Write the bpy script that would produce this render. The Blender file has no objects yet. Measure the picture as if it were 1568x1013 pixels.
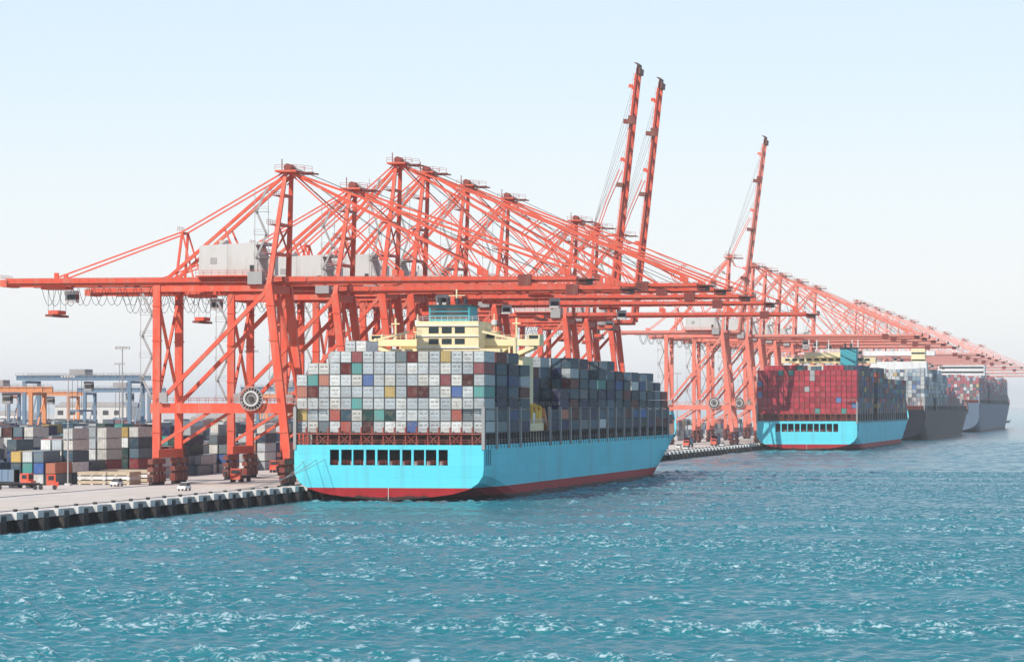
import bpy, math, random
import numpy as np
from mathutils import Vector, Matrix
random.seed(7)
scene = bpy.context.scene
scene.view_settings.view_transform='Standard'; scene.view_settings.look='None'
scene.view_settings.exposure=0
# ------------------------------------------------------------------ camera
H=21.0
cam=bpy.data.objects.new("camera",bpy.data.cameras.new("camera"))
scene.collection.objects.link(cam); scene.camera=cam
cam.location=(0,0,H); cam.rotation_euler=(math.radians(90+1.273),0,math.radians(10.69))
cam.data.sensor_width=36; cam.data.lens=119.4
cam.data.clip_start=1; cam.data.clip_end=200000
# ------------------------------------------------------------------ light
sv=Vector((-0.48,-0.80,0.88)).normalized()
sun=bpy.data.objects.new("sun",bpy.data.lights.new("sun",'SUN'))
scene.collection.objects.link(sun)
sun.data.energy=5.0; sun.data.angle=math.radians(0.5); sun.data.color=(1,0.955,0.88)
sun.rotation_euler=(-sv).to_track_quat('-Z','Y').to_euler()
w=bpy.data.worlds.new("World"); scene.world=w; w.use_nodes=True
nt=w.node_tree; nt.nodes.clear()
out=nt.nodes.new('ShaderNodeOutputWorld'); bg=nt.nodes.new('ShaderNodeBackground')
sky=nt.nodes.new('ShaderNodeTexSky'); sky.sky_type='NISHITA'; sky.sun_disc=False
sky.sun_elevation=math.asin(sv.z); sky.sun_rotation=math.atan2(sv.x,sv.y)%(2*math.pi)
sky.air_density=1.0; sky.dust_density=1.0; sky.ozone_density=1.0; sky.altitude=0
tc=nt.nodes.new('ShaderNodeTexCoord'); sp=nt.nodes.new('ShaderNodeSeparateXYZ'); nt.links.new(tc.outputs['Generated'],sp.inputs[0])
rp=nt.nodes.new('ShaderNodeValToRGB'); nt.links.new(sp.outputs[2],rp.inputs[0])
els=rp.color_ramp.elements
els[0].position=0.0; els[0].color=(1.0,1.0,1.0,1)
els[1].position=1.0; els[1].color=(0.22,0.38,0.66,1)
for p,c in ((0.03,(0.98,0.99,1.0,1)),(0.065,(0.88,0.955,1.0,1)),(0.10,(0.76,0.90,1.0,1)),(0.3,(0.44,0.60,0.84,1))):
    e=els.new(p); e.color=c
sc=nt.nodes.new('ShaderNodeVectorMath'); sc.operation='SCALE'; sc.inputs[3].default_value=1/0.14
nt.links.new(rp.outputs[0],sc.inputs[0])
mx=nt.nodes.new('ShaderNodeMix'); mx.data_type='RGBA'; mx.inputs[0].default_value=0.87
nt.links.new(sky.outputs[0],mx.inputs[6]); nt.links.new(sc.outputs[0],mx.inputs[7])
nt.links.new(mx.outputs[2],bg.inputs[0])
bg.inputs[1].default_value=0.147
nt.links.new(bg.outputs[0],out.inputs[0])

# ------------------------------------------------------------------ materials
def base_mat(name):
    m=bpy.data.materials.new(name); m.use_nodes=True
    return m,m.node_tree,m.node_tree.nodes['Principled BSDF']
def N(nt,t,**k):
    n=nt.nodes.new(t)
    for a,b in k.items(): setattr(n,a,b)
    return n
def math_n(nt,op,a,b=None,c=None):
    n=N(nt,'ShaderNodeMath',operation=op)
    for i,v in enumerate((a,b,c)):
        if v is None: continue
        if isinstance(v,(int,float)): n.inputs[i].default_value=v
        else: nt.links.new(v,n.inputs[i])
    return n.outputs[0]
def mixc(nt,f,a,b,blend='MIX'):
    n=N(nt,'ShaderNodeMix',data_type='RGBA',blend_type=blend)
    for idx,v in ((0,f),(6,a),(7,b)):
        if isinstance(v,(int,float)): n.inputs[idx].default_value=v
        elif isinstance(v,tuple): n.inputs[idx].default_value=(v[0],v[1],v[2],1)
        else: nt.links.new(v,n.inputs[idx])
    return n.outputs[2]
def paint(name,col,rough=0.6,var=0.25,scale=0.35,stretch=(1,1,0.25),dirt=(0.25,0.18,0.13),metal=0):
    m,nt,b=base_mat(name)
    tc=N(nt,'ShaderNodeTexCoord'); mp=N(nt,'ShaderNodeMapping'); mp.inputs['Scale'].default_value=stretch
    nt.links.new(tc.outputs['Object'],mp.inputs[0])
    n1=N(nt,'ShaderNodeTexNoise'); n1.inputs['Scale'].default_value=scale; n1.inputs['Detail'].default_value=8; n1.inputs['Roughness'].default_value=0.65
    nt.links.new(mp.outputs[0],n1.inputs['Vector'])
    rp=N(nt,'ShaderNodeValToRGB'); rp.color_ramp.elements[0].position=0.46; rp.color_ramp.elements[1].position=0.72
    nt.links.new(n1.outputs[0],rp.inputs[0])
    f=math_n(nt,'MULTIPLY',rp.outputs[0],var)
    c=mixc(nt,f,col,dirt)
    nt.links.new(c,b.inputs['Base Color']); b.inputs['Roughness'].default_value=rough; b.inputs['Metallic'].default_value=metal
    b.inputs['Specular IOR Level'].default_value=.3
    return m
M_RED=paint("crane_red_paint",(0.68,0.09,0.045),var=0.75,scale=.6,dirt=(0.50,0.21,0.15))
M_RED2=paint("crane_far_hazed_red",(0.72,0.18,0.12),var=0.5,dirt=(0.55,0.32,0.26))  # far cranes: distance haze put into the red itself
M_RED3=paint("crane_distant_hazed_red",(0.78,0.36,0.30),var=0.3,dirt=(0.66,0.45,0.4))  # most distant cranes: same red, paled further to paint in the haze
M_DRED=paint("bogie_dark_red",(0.20,0.04,0.03),var=0.6)
M_DARK=paint("dark_steel",(0.04,0.04,0.045),rough=0.7,var=0.3)
M_GREY=paint("machine_house_grey",(0.54,0.52,0.49),var=0.4,dirt=(0.33,0.26,0.22))
M_LGREY=paint("galvanised_steel",(0.34,0.32,0.31),var=0.4)
M_RAIL=paint("handrail_red",(0.42,0.10,0.075),var=0.4)
M_RAILF=paint("handrail_hazed",(0.62,0.33,0.28),var=0.4)  # far crane handrails, haze painted into the base colour
M_GLASS=paint("dark_window_glass",(0.02,0.035,0.04),rough=0.1,var=0)
M_CREAM=paint("cream_superstructure",(0.80,0.67,0.40),var=0.4,dirt=(0.5,0.38,0.25))
M_WHITE=paint("white_paint",(0.72,0.71,0.69),var=0.3)
M_TEAL=paint("funnel_teal",(0.05,0.36,0.42),var=0.25)
M_BLUE=paint("gantry_blue",(0.15,0.22,0.30),var=0.35)
M_ORANGE=paint("gantry_orange",(0.68,0.27,0.12),var=0.35)
M_RUST=paint("lashing_bridge_redbrown",(0.30,0.06,0.045),var=0.5)
M_RUBBER=paint("fender_rubber",(0.02,0.02,0.022),rough=0.9,var=0.3)
M_CONCW=paint("quay_white_concrete",(0.66,0.63,0.59),rough=0.9,var=0.6,scale=.9,dirt=(0.3,0.27,0.22))
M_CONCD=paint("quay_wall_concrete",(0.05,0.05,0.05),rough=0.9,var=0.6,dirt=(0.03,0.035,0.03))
M_CONCE=paint("quay_edge_concrete",(0.42,0.39,0.36),rough=0.9,var=0.7,dirt=(0.12,0.11,0.1))
M_TAN=paint("tan_steel",(0.50,0.40,0.28),var=0.4)
M_YEL=paint("yellow_paint",(0.8,0.5,0.06),var=0.3)
M_DECK=paint("deck_paint",(0.2,0.09,0.07),var=0.4)

def hull_mat(name,top,boot,zb=3.0,rust=0.35):
    m,nt,b=base_mat(name)
    tc=N(nt,'ShaderNodeTexCoord'); sp=N(nt,'ShaderNodeSeparateXYZ'); nt.links.new(tc.outputs['Object'],sp.inputs[0])
    mp=N(nt,'ShaderNodeMapping'); mp.inputs['Scale'].default_value=(0.5,0.12,0.025); nt.links.new(tc.outputs['Object'],mp.inputs[0])
    n=N(nt,'ShaderNodeTexNoise'); n.inputs['Scale'].default_value=1.0; n.inputs['Detail'].default_value=7; nt.links.new(mp.outputs[0],n.inputs['Vector'])
    rp=N(nt,'ShaderNodeValToRGB'); rp.color_ramp.elements[0].position=0.5; rp.color_ramp.elements[1].position=0.75; nt.links.new(n.outputs[0],rp.inputs[0])
    f=math_n(nt,'MULTIPLY',rp.outputs[0],rust)
    ct=mixc(nt,f,top,tuple(.55*x+.08*sum(top)/1.5 for x in top))
    br=N(nt,'ShaderNodeTexBrick'); br.offset=0.5
    cx=N(nt,'ShaderNodeCombineXYZ'); 
    nt.links.new(math_n(nt,'ADD',sp.outputs[1],sp.outputs[0]),cx.inputs[0]); nt.links.new(sp.outputs[2],cx.inputs[1])
    nt.links.new(cx.outputs[0],br.inputs['Vector'])
    br.inputs['Scale'].default_value=1; br.inputs['Brick Width'].default_value=11; br.inputs['Row Height'].default_value=2.6
    br.inputs['Mortar Size'].default_value=0.05
    br.inputs['Color1'].default_value=(1,1,1,1); br.inputs['Color2'].default_value=(0.92,0.945,0.95,1); br.inputs['Mortar'].default_value=(0.84,0.86,0.86,1)
    ct=mixc(nt,1.0,ct,br.outputs[0],'MULTIPLY')
    n2=N(nt,'ShaderNodeTexNoise'); n2.inputs['Scale'].default_value=0.4; n2.inputs['Detail'].default_value=6; nt.links.new(tc.outputs['Object'],n2.inputs['Vector'])
    cb=mixc(nt,n2.outputs[0],boot,tuple(x*0.5 for x in boot))
    low=math_n(nt,'LESS_THAN',math_n(nt,'ADD',sp.outputs[2],math_n(nt,'MULTIPLY',n2.outputs[0],-1.4)),0.35)
    cb=mixc(nt,low,cb,(0.05,0.03,0.028))
    up=math_n(nt,'GREATER_THAN',sp.outputs[2],zb)
    c=mixc(nt,up,cb,ct)
    nt.links.new(c,b.inputs['Base Color']); b.inputs['Roughness'].default_value=0.6; b.inputs['Specular IOR Level'].default_value=.12
    return m
M_HULL=hull_mat("hull_light_blue",(0.13,0.64,0.73),(0.48,0.03,0.035),3.0,.55)
M_HULLN=hull_mat("hull_navy",(0.010,0.013,0.022),(0.05,0.025,0.03),1.5,0.1)
M_HULLG=hull_mat("hull_grey",(0.12,0.16,0.22),(0.10,0.07,0.08),1.5,0.2)

def container_mat(name,wash=0.0):
    m,nt,b=base_mat(name)
    at=N(nt,'ShaderNodeVertexColor'); at.layer_name="Col"
    uv=N(nt,'ShaderNodeUVMap'); sp=N(nt,'ShaderNodeSeparateXYZ'); nt.links.new(uv.outputs[0],sp.inputs[0])
    u,v=sp.outputs[0],sp.outputs[1]
    g=N(nt,'ShaderNodeNewGeometry'); gn=N(nt,'ShaderNodeSeparateXYZ'); nt.links.new(g.outputs['Normal'],gn.inputs[0])
    isend=math_n(nt,'GREATER_THAN',math_n(nt,'ABSOLUTE',gn.outputs[1]),0.5)
    eu=math_n(nt,'MINIMUM',u,math_n(nt,'SUBTRACT',1,u)); ev=math_n(nt,'MINIMUM',v,math_n(nt,'SUBTRACT',1,v))
    fr_u=math_n(nt,'LESS_THAN',eu,math_n(nt,'MULTIPLY_ADD',isend,0.05,0.012)); fr_v=math_n(nt,'LESS_THAN',ev,0.06)
    fr=math_n(nt,'MAXIMUM',fr_u,fr_v)
    rods=math_n(nt,'LESS_THAN',math_n(nt,'FRACT',math_n(nt,'MULTIPLY',u,4.0)),0.22)
    inner=math_n(nt,'LESS_THAN',math_n(nt,'ABSOLUTE',math_n(nt,'SUBTRACT',u,0.5)),0.36)
    band=math_n(nt,'LESS_THAN',math_n(nt,'ABSOLUTE',math_n(nt,'SUBTRACT',v,0.66)),0.07)
    notch=math_n(nt,'GREATER_THAN',math_n(nt,'ABSOLUTE',math_n(nt,'SUBTRACT',u,0.55)),0.06)
    unit=math_n(nt,'MULTIPLY',math_n(nt,'MULTIPLY',math_n(nt,'MULTIPLY',band,inner),notch),at.outputs['Alpha'])
    low=math_n(nt,'LESS_THAN',math_n(nt,'ABSOLUTE',math_n(nt,'SUBTRACT',v,0.28)),0.12)
    unit2=math_n(nt,'MULTIPLY',math_n(nt,'MULTIPLY',low,inner),at.outputs['Alpha'])
    rods=math_n(nt,'MULTIPLY',rods,math_n(nt,'LESS_THAN',at.outputs['Alpha'],.05))
    dark=math_n(nt,'MULTIPLY',isend,math_n(nt,'MAXIMUM',math_n(nt,'MULTIPLY',rods,0.3),math_n(nt,'MAXIMUM',math_n(nt,'MULTIPLY',unit,0.6),math_n(nt,'MULTIPLY',unit2,0.33))))
    cor=math_n(nt,'GREATER_THAN',math_n(nt,'FRACT',math_n(nt,'MULTIPLY',u,30.0)),0.5)
    cor=math_n(nt,'MULTIPLY',math_n(nt,'SUBTRACT',1,isend),cor)
    dark=math_n(nt,'MAXIMUM',dark,math_n(nt,'MULTIPLY',fr,0.5))
    dark=math_n(nt,'MAXIMUM',dark,math_n(nt,'MULTIPLY',cor,0.14))
    tc=N(nt,'ShaderNodeTexCoord'); n=N(nt,'ShaderNodeTexNoise'); n.inputs['Scale'].default_value=0.8; n.inputs['Detail'].default_value=7
    nt.links.new(tc.outputs['Object'],n.inputs['Vector'])
    rp=N(nt,'ShaderNodeValToRGB'); rp.color_ramp.elements[0].position=0.45; rp.color_ramp.elements[1].position=0.75; nt.links.new(n.outputs[0],rp.inputs[0])
    c=mixc(nt,math_n(nt,'MULTIPLY',rp.outputs[0],0.45),at.outputs['Color'],(0.26,0.20,0.16))
    c=mixc(nt,dark,c,(0.05,0.05,0.05))
    if wash: c=mixc(nt,wash,c,(0.55,0.58,0.62))  # pale wash paints distance haze over the box colours
    nt.links.new(c,b.inputs['Base Color']); b.inputs['Roughness'].default_value=0.65; b.inputs['Specular IOR Level'].default_value=.15
    return m
M_CONT=container_mat("container_steel"); M_CONTF=container_mat("container_steel_hazed",0.15)  # second copy for far boxes, with distance haze in its colour

# ------------------------------------------------------------------ mesh builder
class MB:
    def __init__(s): s.v=[]; s.f=[]; s.m=[]; s.T=None; s.k=1.0
    def pts(s,P):
        b=len(s.v)
        for p in P:
            p=s.T(p) if s.T else p
            s.v.append((p[0],p[1],p[2]))
        return b
    def face(s,P,m=0):
        b=s.pts(P); s.f.append(tuple(range(b,b+len(P)))); s.m.append(m)
    def hexa(s,P,m=0):
        b=s.pts(P)
        for q in ((0,3,2,1),(4,5,6,7),(0,1,5,4),(1,2,6,5),(2,3,7,6),(3,0,4,7)):
            s.f.append(tuple(b+i for i in q)); s.m.append(m)
    def box(s,x0,x1,y0,y1,z0,z1,m=0):
        s.hexa([(x0,y0,z0),(x1,y0,z0),(x1,y1,z0),(x0,y1,z0),(x0,y0,z1),(x1,y0,z1),(x1,y1,z1),(x0,y1,z1)],m)
    def beam(s,a,b,w,h=None,m=0,w2=None,h2=None):
        h=h or w; w2=w2 or w; h2=h2 or h
        if w>.25: w*=s.k;h*=s.k;w2*=s.k;h2*=s.k
        a=Vector(a); b=Vector(b); d=(b-a)
        if d.length<1e-5: return
        d.normalize()
        if abs(d.z)>0.9: side=Vector((0,1,0)); side=(side-d*side.dot(d)).normalized()
        else: side=d.cross(Vector((0,0,1))).normalized()
        up=side.cross(d).normalized()
        P=[]
        for c,ww,hh in ((a,w,h),(b,w2,h2)):
            P+= [c-side*ww/2-up*hh/2,c+side*ww/2-up*hh/2,c+side*ww/2+up*hh/2,c-side*ww/2+up*hh/2]
        s.hexa(P,m)
    def cyl(s,a,b,r,n=10,m=0,r2=None):
        r2=r if r2 is None else r2
        a=Vector(a); b=Vector(b); d=(b-a).normalized()
        t=Vector((0,0,1)) if abs(d.z)<0.9 else Vector((1,0,0))
        u=d.cross(t).normalized(); v=d.cross(u)
        P=[a+(u*math.cos(2*math.pi*i/n)+v*math.sin(2*math.pi*i/n))*r for i in range(n)]+[b+(u*math.cos(2*math.pi*i/n)+v*math.sin(2*math.pi*i/n))*r2 for i in range(n)]
        k=s.pts(P)
        for i in range(n):
            j=(i+1)%n; s.f.append((k+i,k+j,k+n+j,k+n+i)); s.m.append(m)
        s.f.append(tuple(k+n-1-i for i in range(n))); s.m.append(m)
        s.f.append(tuple(k+n+i for i in range(n))); s.m.append(m)
    def rail(s,pts,h=1.1,t=0.07,step=2.0,m=0):
        for a,b in zip(pts[:-1],pts[1:]):
            a=Vector(a); b=Vector(b); L=(b-a).length; n=max(1,int(L/step))
            for z in (h,h*0.55): s.beam(a+Vector((0,0,z)),b+Vector((0,0,z)),t,t,m)
            for i in range(n+1):
                p=a.lerp(b,i/n); s.beam(p,p+Vector((0,0,h)),t,t,m)
    def mesh(s,name,mats):
        me=bpy.data.meshes.new(name); me.from_pydata(s.v,[],s.f)
        for m in mats: me.materials.append(m)
        me.polygons.foreach_set('material_index',s.m); me.update(); return me
def obj(name,me,loc=(0,0,0),parent=None,rot=0):
    o=bpy.data.objects.new(name,me); scene.collection.objects.link(o); o.location=loc; o.rotation_euler=(0,0,rot)
    if parent: o.parent=parent
    return o
# real sea haze: a thin homogeneous scattering layer over the whole port
hm=bpy.data.materials.new("sea_haze"); hm.use_nodes=True; hn=hm.node_tree; hn.nodes.clear()
ho=hn.nodes.new('ShaderNodeOutputMaterial'); vs=hn.nodes.new('ShaderNodeVolumeScatter'); vs.inputs['Density'].default_value=0.000055; vs.inputs['Color'].default_value=(1,1,1,1); vs.inputs['Anisotropy'].default_value=0.0
hn.links.new(vs.outputs[0],ho.inputs['Volume'])
mb=MB(); mb.box(-30000,30000,-2500,30000,-12,170,0); obj("haze",mb.mesh("haze",[hm]))

# ------------------------------------------------------------------ containers
LIGHT=[(0.52,0.54,0.53),(0.62,0.62,0.59),(0.45,0.47,0.47),(0.56,0.54,0.49),(0.40,0.43,0.44)]
MIX=[(0.02,0.04,0.07),(0.015,0.025,0.08),(0.12,0.02,0.018),(0.035,0.075,0.10),(0.05,0.10,0.14),(0.02,0.055,0.05),(0.14,0.17,0.18),(0.07,0.02,0.02),(0.02,0.07,0.18),(0.09,0.14,0.17)]
BRIGHT=[(0.40,0.06,0.035),(0.05,0.13,0.36),(0.07,0.30,0.27),(0.44,0.15,0.09),(0.24,0.035,0.04),(0.04,0.09,0.25),(0.5,0.34,0.1)]
REDS=[(0.46,0.03,0.05),(0.40,0.028,0.05),(0.50,0.045,0.065),(0.34,0.025,0.035)]
def jit(c,r,a=.12):
    k=1+r.uniform(-a,a); return tuple(min(.85,x*k) for x in c)
def col_stern(r):
    q=r.random()
    if q<0.80: return jit(r.choice(LIGHT),r),r.choice([1.0,.8,.5,.6])
    if q<0.94: 
        c=jit(r.choice(BRIGHT),r); return tuple(.85*x+.045 for x in c),0.0
    return r.choice(MIX),0.0
def col_side(r):
    q=r.random()
    if q<0.60: return jit(r.choice(MIX[:5]+MIX[3:5]),r,.3),0.0
    if q<0.88: return jit(r.choice(MIX),r,.3),0.0
    if q<0.94: return jit(r.choice(BRIGHT),r,.3),0.0
    return r.choice(LIGHT),0.0
def col_yard(r):
    q=r.random()
    if q<0.46: return jit(r.choice(LIGHT),r,.2),0.0
    if q<0.86: return jit(r.choice(MIX),r,.3),0.0
    return jit(r.choice(BRIGHT),r),0.0
def col_red(r):
    q=r.random()
    if q<0.93: return jit(r.choice(REDS),r),0.0
    return r.choice([(0.07,0.30,0.26),(0.4,0.4,0.38),(0.1,0.2,0.4)]),0.0
def container_mesh(name,items,mat,cw=2.36,ch=2.50,cl=12.2):
    n=len(items); base=np.array([(0,0,0),(1,0,0),(1,1,0),(0,1,0),(0,0,1),(1,0,1),(1,1,1),(0,1,1)],float)
    V=np.zeros((n,8,3)); F=[]; UV=[]; C=[]
    for i,(x,y,z,c,a) in enumerate(items):
        V[i]=base*(cw,cl,ch)+(x-cw/2,y,z)
        k=8*i
        for q in ((0,1,5,4),(1,2,6,5),(2,3,7,6),(3,0,4,7),(4,5,6,7)):
            F.append(tuple(k+j for j in q)); UV+= [(0,0),(1,0),(1,1),(0,1)]; C+=[(*c,a)]*4
    me=bpy.data.meshes.new(name); me.from_pydata(V.reshape(-1,3).tolist(),[],F)
    ul=me.uv_layers.new(name="UVMap"); ul.data.foreach_set('uv',np.array(UV).ravel())
    cl_=me.color_attributes.new(name="Col",type='FLOAT_COLOR',domain='CORNER'); cl_.data.foreach_set('color',np.array(C,float).ravel())
    me.materials.append(mat); me.update(); return me

# ------------------------------------------------------------------ ships
def build_ship(xc,y0,L,beam,dz,hullm,zbase,ncol,bays,tiers_fn,col_fn,contm,detail=True,sup=None,windows=True):
    root=bpy.data.objects.new("container_ship",None); scene.collection.objects.link(root); root.location=(xc,y0,0)
    hb=beam/2; k=hb/21.0; kz=dz/12.5
    P0=[(0,.15),(8,.8),(14,1.6),(17.8,2.7),(19.8,4.1),(20.8,5.7),(21,7.2),(21,10),(21,12.5)]
    P1=[(0,-6),(10,-6),(17,-5.6),(20,-4),(21,-2),(21,0),(21,4),(21,8),(21,12.5)]
    st=[0,4,8,14,20,28,36,46,56]+[56+i*(L-56)/46 for i in range(1,47)]
    mb=MB(); rings=[]
    for s in st:
        t=min(1,s/56); t=t*t*(3-2*t)
        zd=dz
        b0,b1=0.87*L,0.93*L
        if s>b0: q=min(1,(s-b0)/(b1-b0)); zd=dz+7.0*q*q*(3-2*q)
        ring=[]
        for (xa,za),(xb,zb) in zip(P0,P1):
            x=(xa+(xb-xa)*t)*k; z=za+(zb-za)*t
            if z>0: z=z*zd/12.5
            tt=max(0,min(1,z/dz)); sf=L*(0.66+0.2*tt); stp=L*(0.94+0.06*min(1.0,max(0,z/zd)))
            y=s
            if s>sf:
                u=min(1,(s-sf)/(stp-sf)); x*=max(0,1-u**2.2)**0.75; y=min(s,stp)
            ring.append((x,y,z))
        rings.append(ring)
    n=len(P0)
    for a,b in zip(rings[:-1],rings[1:]):
        for i in range(n-1):
            mb.face([a[i],b[i],b[i+1],a[i+1]],0)
            mb.face([(-a[i+1][0],)+a[i+1][1:],(-b[i+1][0],)+b[i+1][1:],(-b[i][0],)+b[i][1:],(-a[i][0],)+a[i][1:]],0)
        A=a[-1];B=b[-1]
        mb.face([(-A[0],A[1],A[2]-0.9),(A[0],A[1],A[2]-0.9),(B[0],B[1],B[2]-0.9),(-B[0],B[1],B[2]-0.9)],1)
    r0=rings[0]; zt=r0[-1][2]
    zA,zB=zt-4.5*kz,zt-1.05*kz
    prof=[p for p in r0 if p[2]<zA-0.05]
    hw=r0[-1][0]
    low=[(p[0],0,p[2]) for p in prof]+[(hw,0,zA)]
    poly=[(-p[0],0,p[2]) for p in reversed(low)]+[p for p in low[1:]]
    mb.face(poly,0)
    mb.face([(-hw,0,zB),(hw,0,zB),(hw,0,zt),(-hw,0,zt)],0)
    nw=10; wl,wr=-13.4*k,13.4*k; pitch=(wr-wl)/nw
    edges=[-hw]
    for i in range(nw):
        gap=0.28*k if i%3 else 0.6*k
        edges+= [wl+i*pitch+gap/2+0.05,wl+(i+1)*pitch-gap/2]
    edges.append(hw)
    for i in range(0,len(edges),2):
        mb.face([(edges[i],0,zA),(edges[i+1],0,zA),(edges[i+1],0,zB),(edges[i],0,zB)],0)
        if i>0: mb.face([(edges[i],0,zA),(edges[i],0,zB),(edges[i],0.5,zB),(edges[i],0.5,zA)],0)
        if i<len(edges)-2: mb.face([(edges[i+1],0,zA),(edges[i+1],0.5,zA),(edges[i+1],0.5,zB),(edges[i+1],0,zB)],0)
    mb.face([(-hw+.1,0.3,zA-.8),(hw-.1,0.3,zA-.8),(hw-.1,9,zA-.8),(-hw+.1,9,zA-.8)],1)
    mb.face([(-hw+.1,9,zA-.8),(hw-.1,9,zA-.8),(hw-.1,9,zt),(-hw+.1,9,zt)],2)
    if detail:
        for i in range(9):
            x=wl+2+i*2.9
            mb.cyl((x,2.5,zA-.8),(x,2.5,zA+.8),0.45,8,3); mb.box(x-.9,x+.9,4,5.5,zA-.8,zA+.9,4)
        mb.rail([(wl,.45,zA),(wr,.45,zA)],1.0,.09,1.4,4)
        for y in (2.0,4.4,6.8,):
            for sx in (-1,1):
                X=sx*(hw+0.003); 
                mb.box(min(X,X+sx*0.02),max(X,X+sx*0.02),y,y+1.2,zA,zB,2)
                for yy in (y-.12,y+1.2): mb.box(min(X,X+sx*.12),max(X,X+sx*.12),yy,yy+.12,zA-.1,zB+.1,0)
        mb.beam((0,-0.04,0.4),(0,-0.04,3.0),0.25,0.1,5)
    obj("hull",mb.mesh("hull",[hullm,M_DECK,M_DARK,M_LGREY,M_RUST,M_WHITE]),parent=root)
    mb=MB(); hc=hb-0.1
    top=zbase+2.6*2.2
    mb.rail([(-hw,0.15,zt),(hw,0.15,zt)],1.1,0.1,1.6,0)
    for s in [0.6]+[b-1.2 for b in bays]+[bays[-1]+12.8]:
        if s>0.84*L: continue
        zz=zbase-0.25
        if detail:
            for i in range(ncol+1):
                x=-hc+i*(2*hc/ncol); mb.beam((x,s,dz-1),(x,s,top if s>1 else zbase+1.2),0.22,0.3,0)
            for i in range(0,ncol,2):
                x=-hc+i*(2*hc/ncol); x2=x+(2*hc/ncol); mb.beam((x,s,dz),(x2,s,zz),0.16,0.16,0); mb.beam((x2,s,dz),(x,s,zz),0.16,0.16,0)
        mb.beam((-hc,s,zz),(hc,s,zz),0.8,0.3,0)
        for sx in (-1,1):
            mb.box(sx*hc-.35,sx*hc+.35,s-.5,s+.5,dz-1,top,1)
            mb.rail([(sx*hc,s-.5,top),(sx*(hc-6),s-.5,top)],1.1,0.08,2,1)
    for sx in (-1,1):
        X=sx*(hb-0.15)
        mb.rail([(X,1,dz),(X,0.84*L,dz)],1.1,0.08 if detail else 0.14,3.0,1)
        y=2
        while y<0.83*L:
            mb.beam((X,y,dz-0.9),(X,y,zbase-0.1),0.35,0.5,2); y+=3.65 if detail else 8
        mb.box(X-(1.0 if sx>0 else -0.0),X+(0 if sx>0 else 1.0),1,0.83*L,zbase-0.35,zbase-0.05,2)
    mb.box(-hb+2.6,hb-2.6,6,0.83*L,dz-0.9,zbase-0.4,3)
    obj("lashing_bridges",mb.mesh("lashing_bridges",[M_RUST,M_LGREY,M_DARK,M_DECK]),parent=root)
    items=[]; pw=2*hc/ncol; rj=random.Random(int(y0))
    for bi,bs in enumerate(bays):
        for c in range(ncol):
            nt_=tiers_fn(bi,c)
            for t in range(nt_):
                cc,a=col_fn(bi,c,t)
                items.append((-hc+pw*(c+.5)+rj.uniform(-.04,.04),bs+rj.uniform(-.06,.06),zbase+t*2.6,cc,a))
    obj("container_stack",container_mesh("container_stack",items,contm,cw=pw-0.15),parent=root)
    return root

# ---- ship 1
bays1=[1.5+14.6*i for i in range(4)]+[85+14.8*i for i in range(14)]
r1=random.Random(5)
tt1={}
def tiers1(b,c):
    if b==0: return [5,6,6,7,7,7,7,7,7,7,7,7,7,7,7,7,7][c]
    if b==1: return [5,5,6,8,8,7,7,7,7,7,7,7,7,7,7,7,7][c]
    if b in (2,3): return 7 if c<15 else 7-(b==3)
    if b==4: return 2 if c>14 else 6
    if b==5: return 4 if c>14 else 7
    base=[0,0,0,0,0,0,7,7,6,7,7,6,6,6,5,6,5,5][b]
    if (b,c//3) not in tt1: tt1[(b,c//3)]=r1.choice([0,0,0,-1])
    return max(2,base+tt1[(b,c//3)])
def col1(b,c,t):
    if b==0: return col_stern(r1)
    if b<=1 and c<16: return col_stern(r1)
    if t>=6 and c<15: return col_stern(r1)
    return col_side(r1)
ship1=build_ship(-166.6,735,350,43,12.5,M_HULL,15.2,17,bays1,tiers1,col1,M_CONT)
mb=MB()
C,G_,D,T_,W_,Y_=0,1,2,3,4,5
mb.box(-18,18,66,80,12,33,C)
mb.box(-7.6,7.6,64,80,33,41.5,C)
for z in (35,37.8,40.3): mb.box(-7.8,7.8,63.7,64,z,z+.25,W_)
for x in (-4.6,-1.4,1.8): mb.box(x,x+2.4,63.9,63.99,38.6,40.1,G_); mb.box(x,x+2.4,63.9,63.99,36.0,37.3,G_)
mb.box(-5,5,66,76,41.5,45.2,T_)
for z in (42.1,43.1,44.1): mb.box(-4.6,4.6,65.9,65.99,z,z+.65,D)
mb.box(-5.4,5.4,65.6,76.4,45.2,45.5,D)
for x in (-3,-1,1.2,3.2): mb.cyl((x,70,45.5),(x,70,47.2),0.45,8,D)
mb.box(-21,21,72,78,35.7,36.1,C)
mb.box(-21,21,72,72.2,36.1,37.3,C); mb.box(-21,21,77.8,78,36.1,37.3,C)
mb.box(-21,-18,72.3,77.7,36.1,38.4,C); mb.box(18,21,72.3,77.7,36.1,38.4,C)
mb.box(-20.6,-18.4,72.2,72.29,37.4,38.2,G_); mb.box(18.4,20.6,72.2,72.29,37.4,38.2,G_)
mb.box(-10,10,73,79,36.1,39.0,C); mb.box(-10.3,10.3,72.8,79.2,39.0,39.3,C)
mb.box(-9.8,-7.8,72.9,72.99,37.6,38.6,G_); mb.box(7.8,9.8,72.9,72.99,37.6,38.6,G_)
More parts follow.
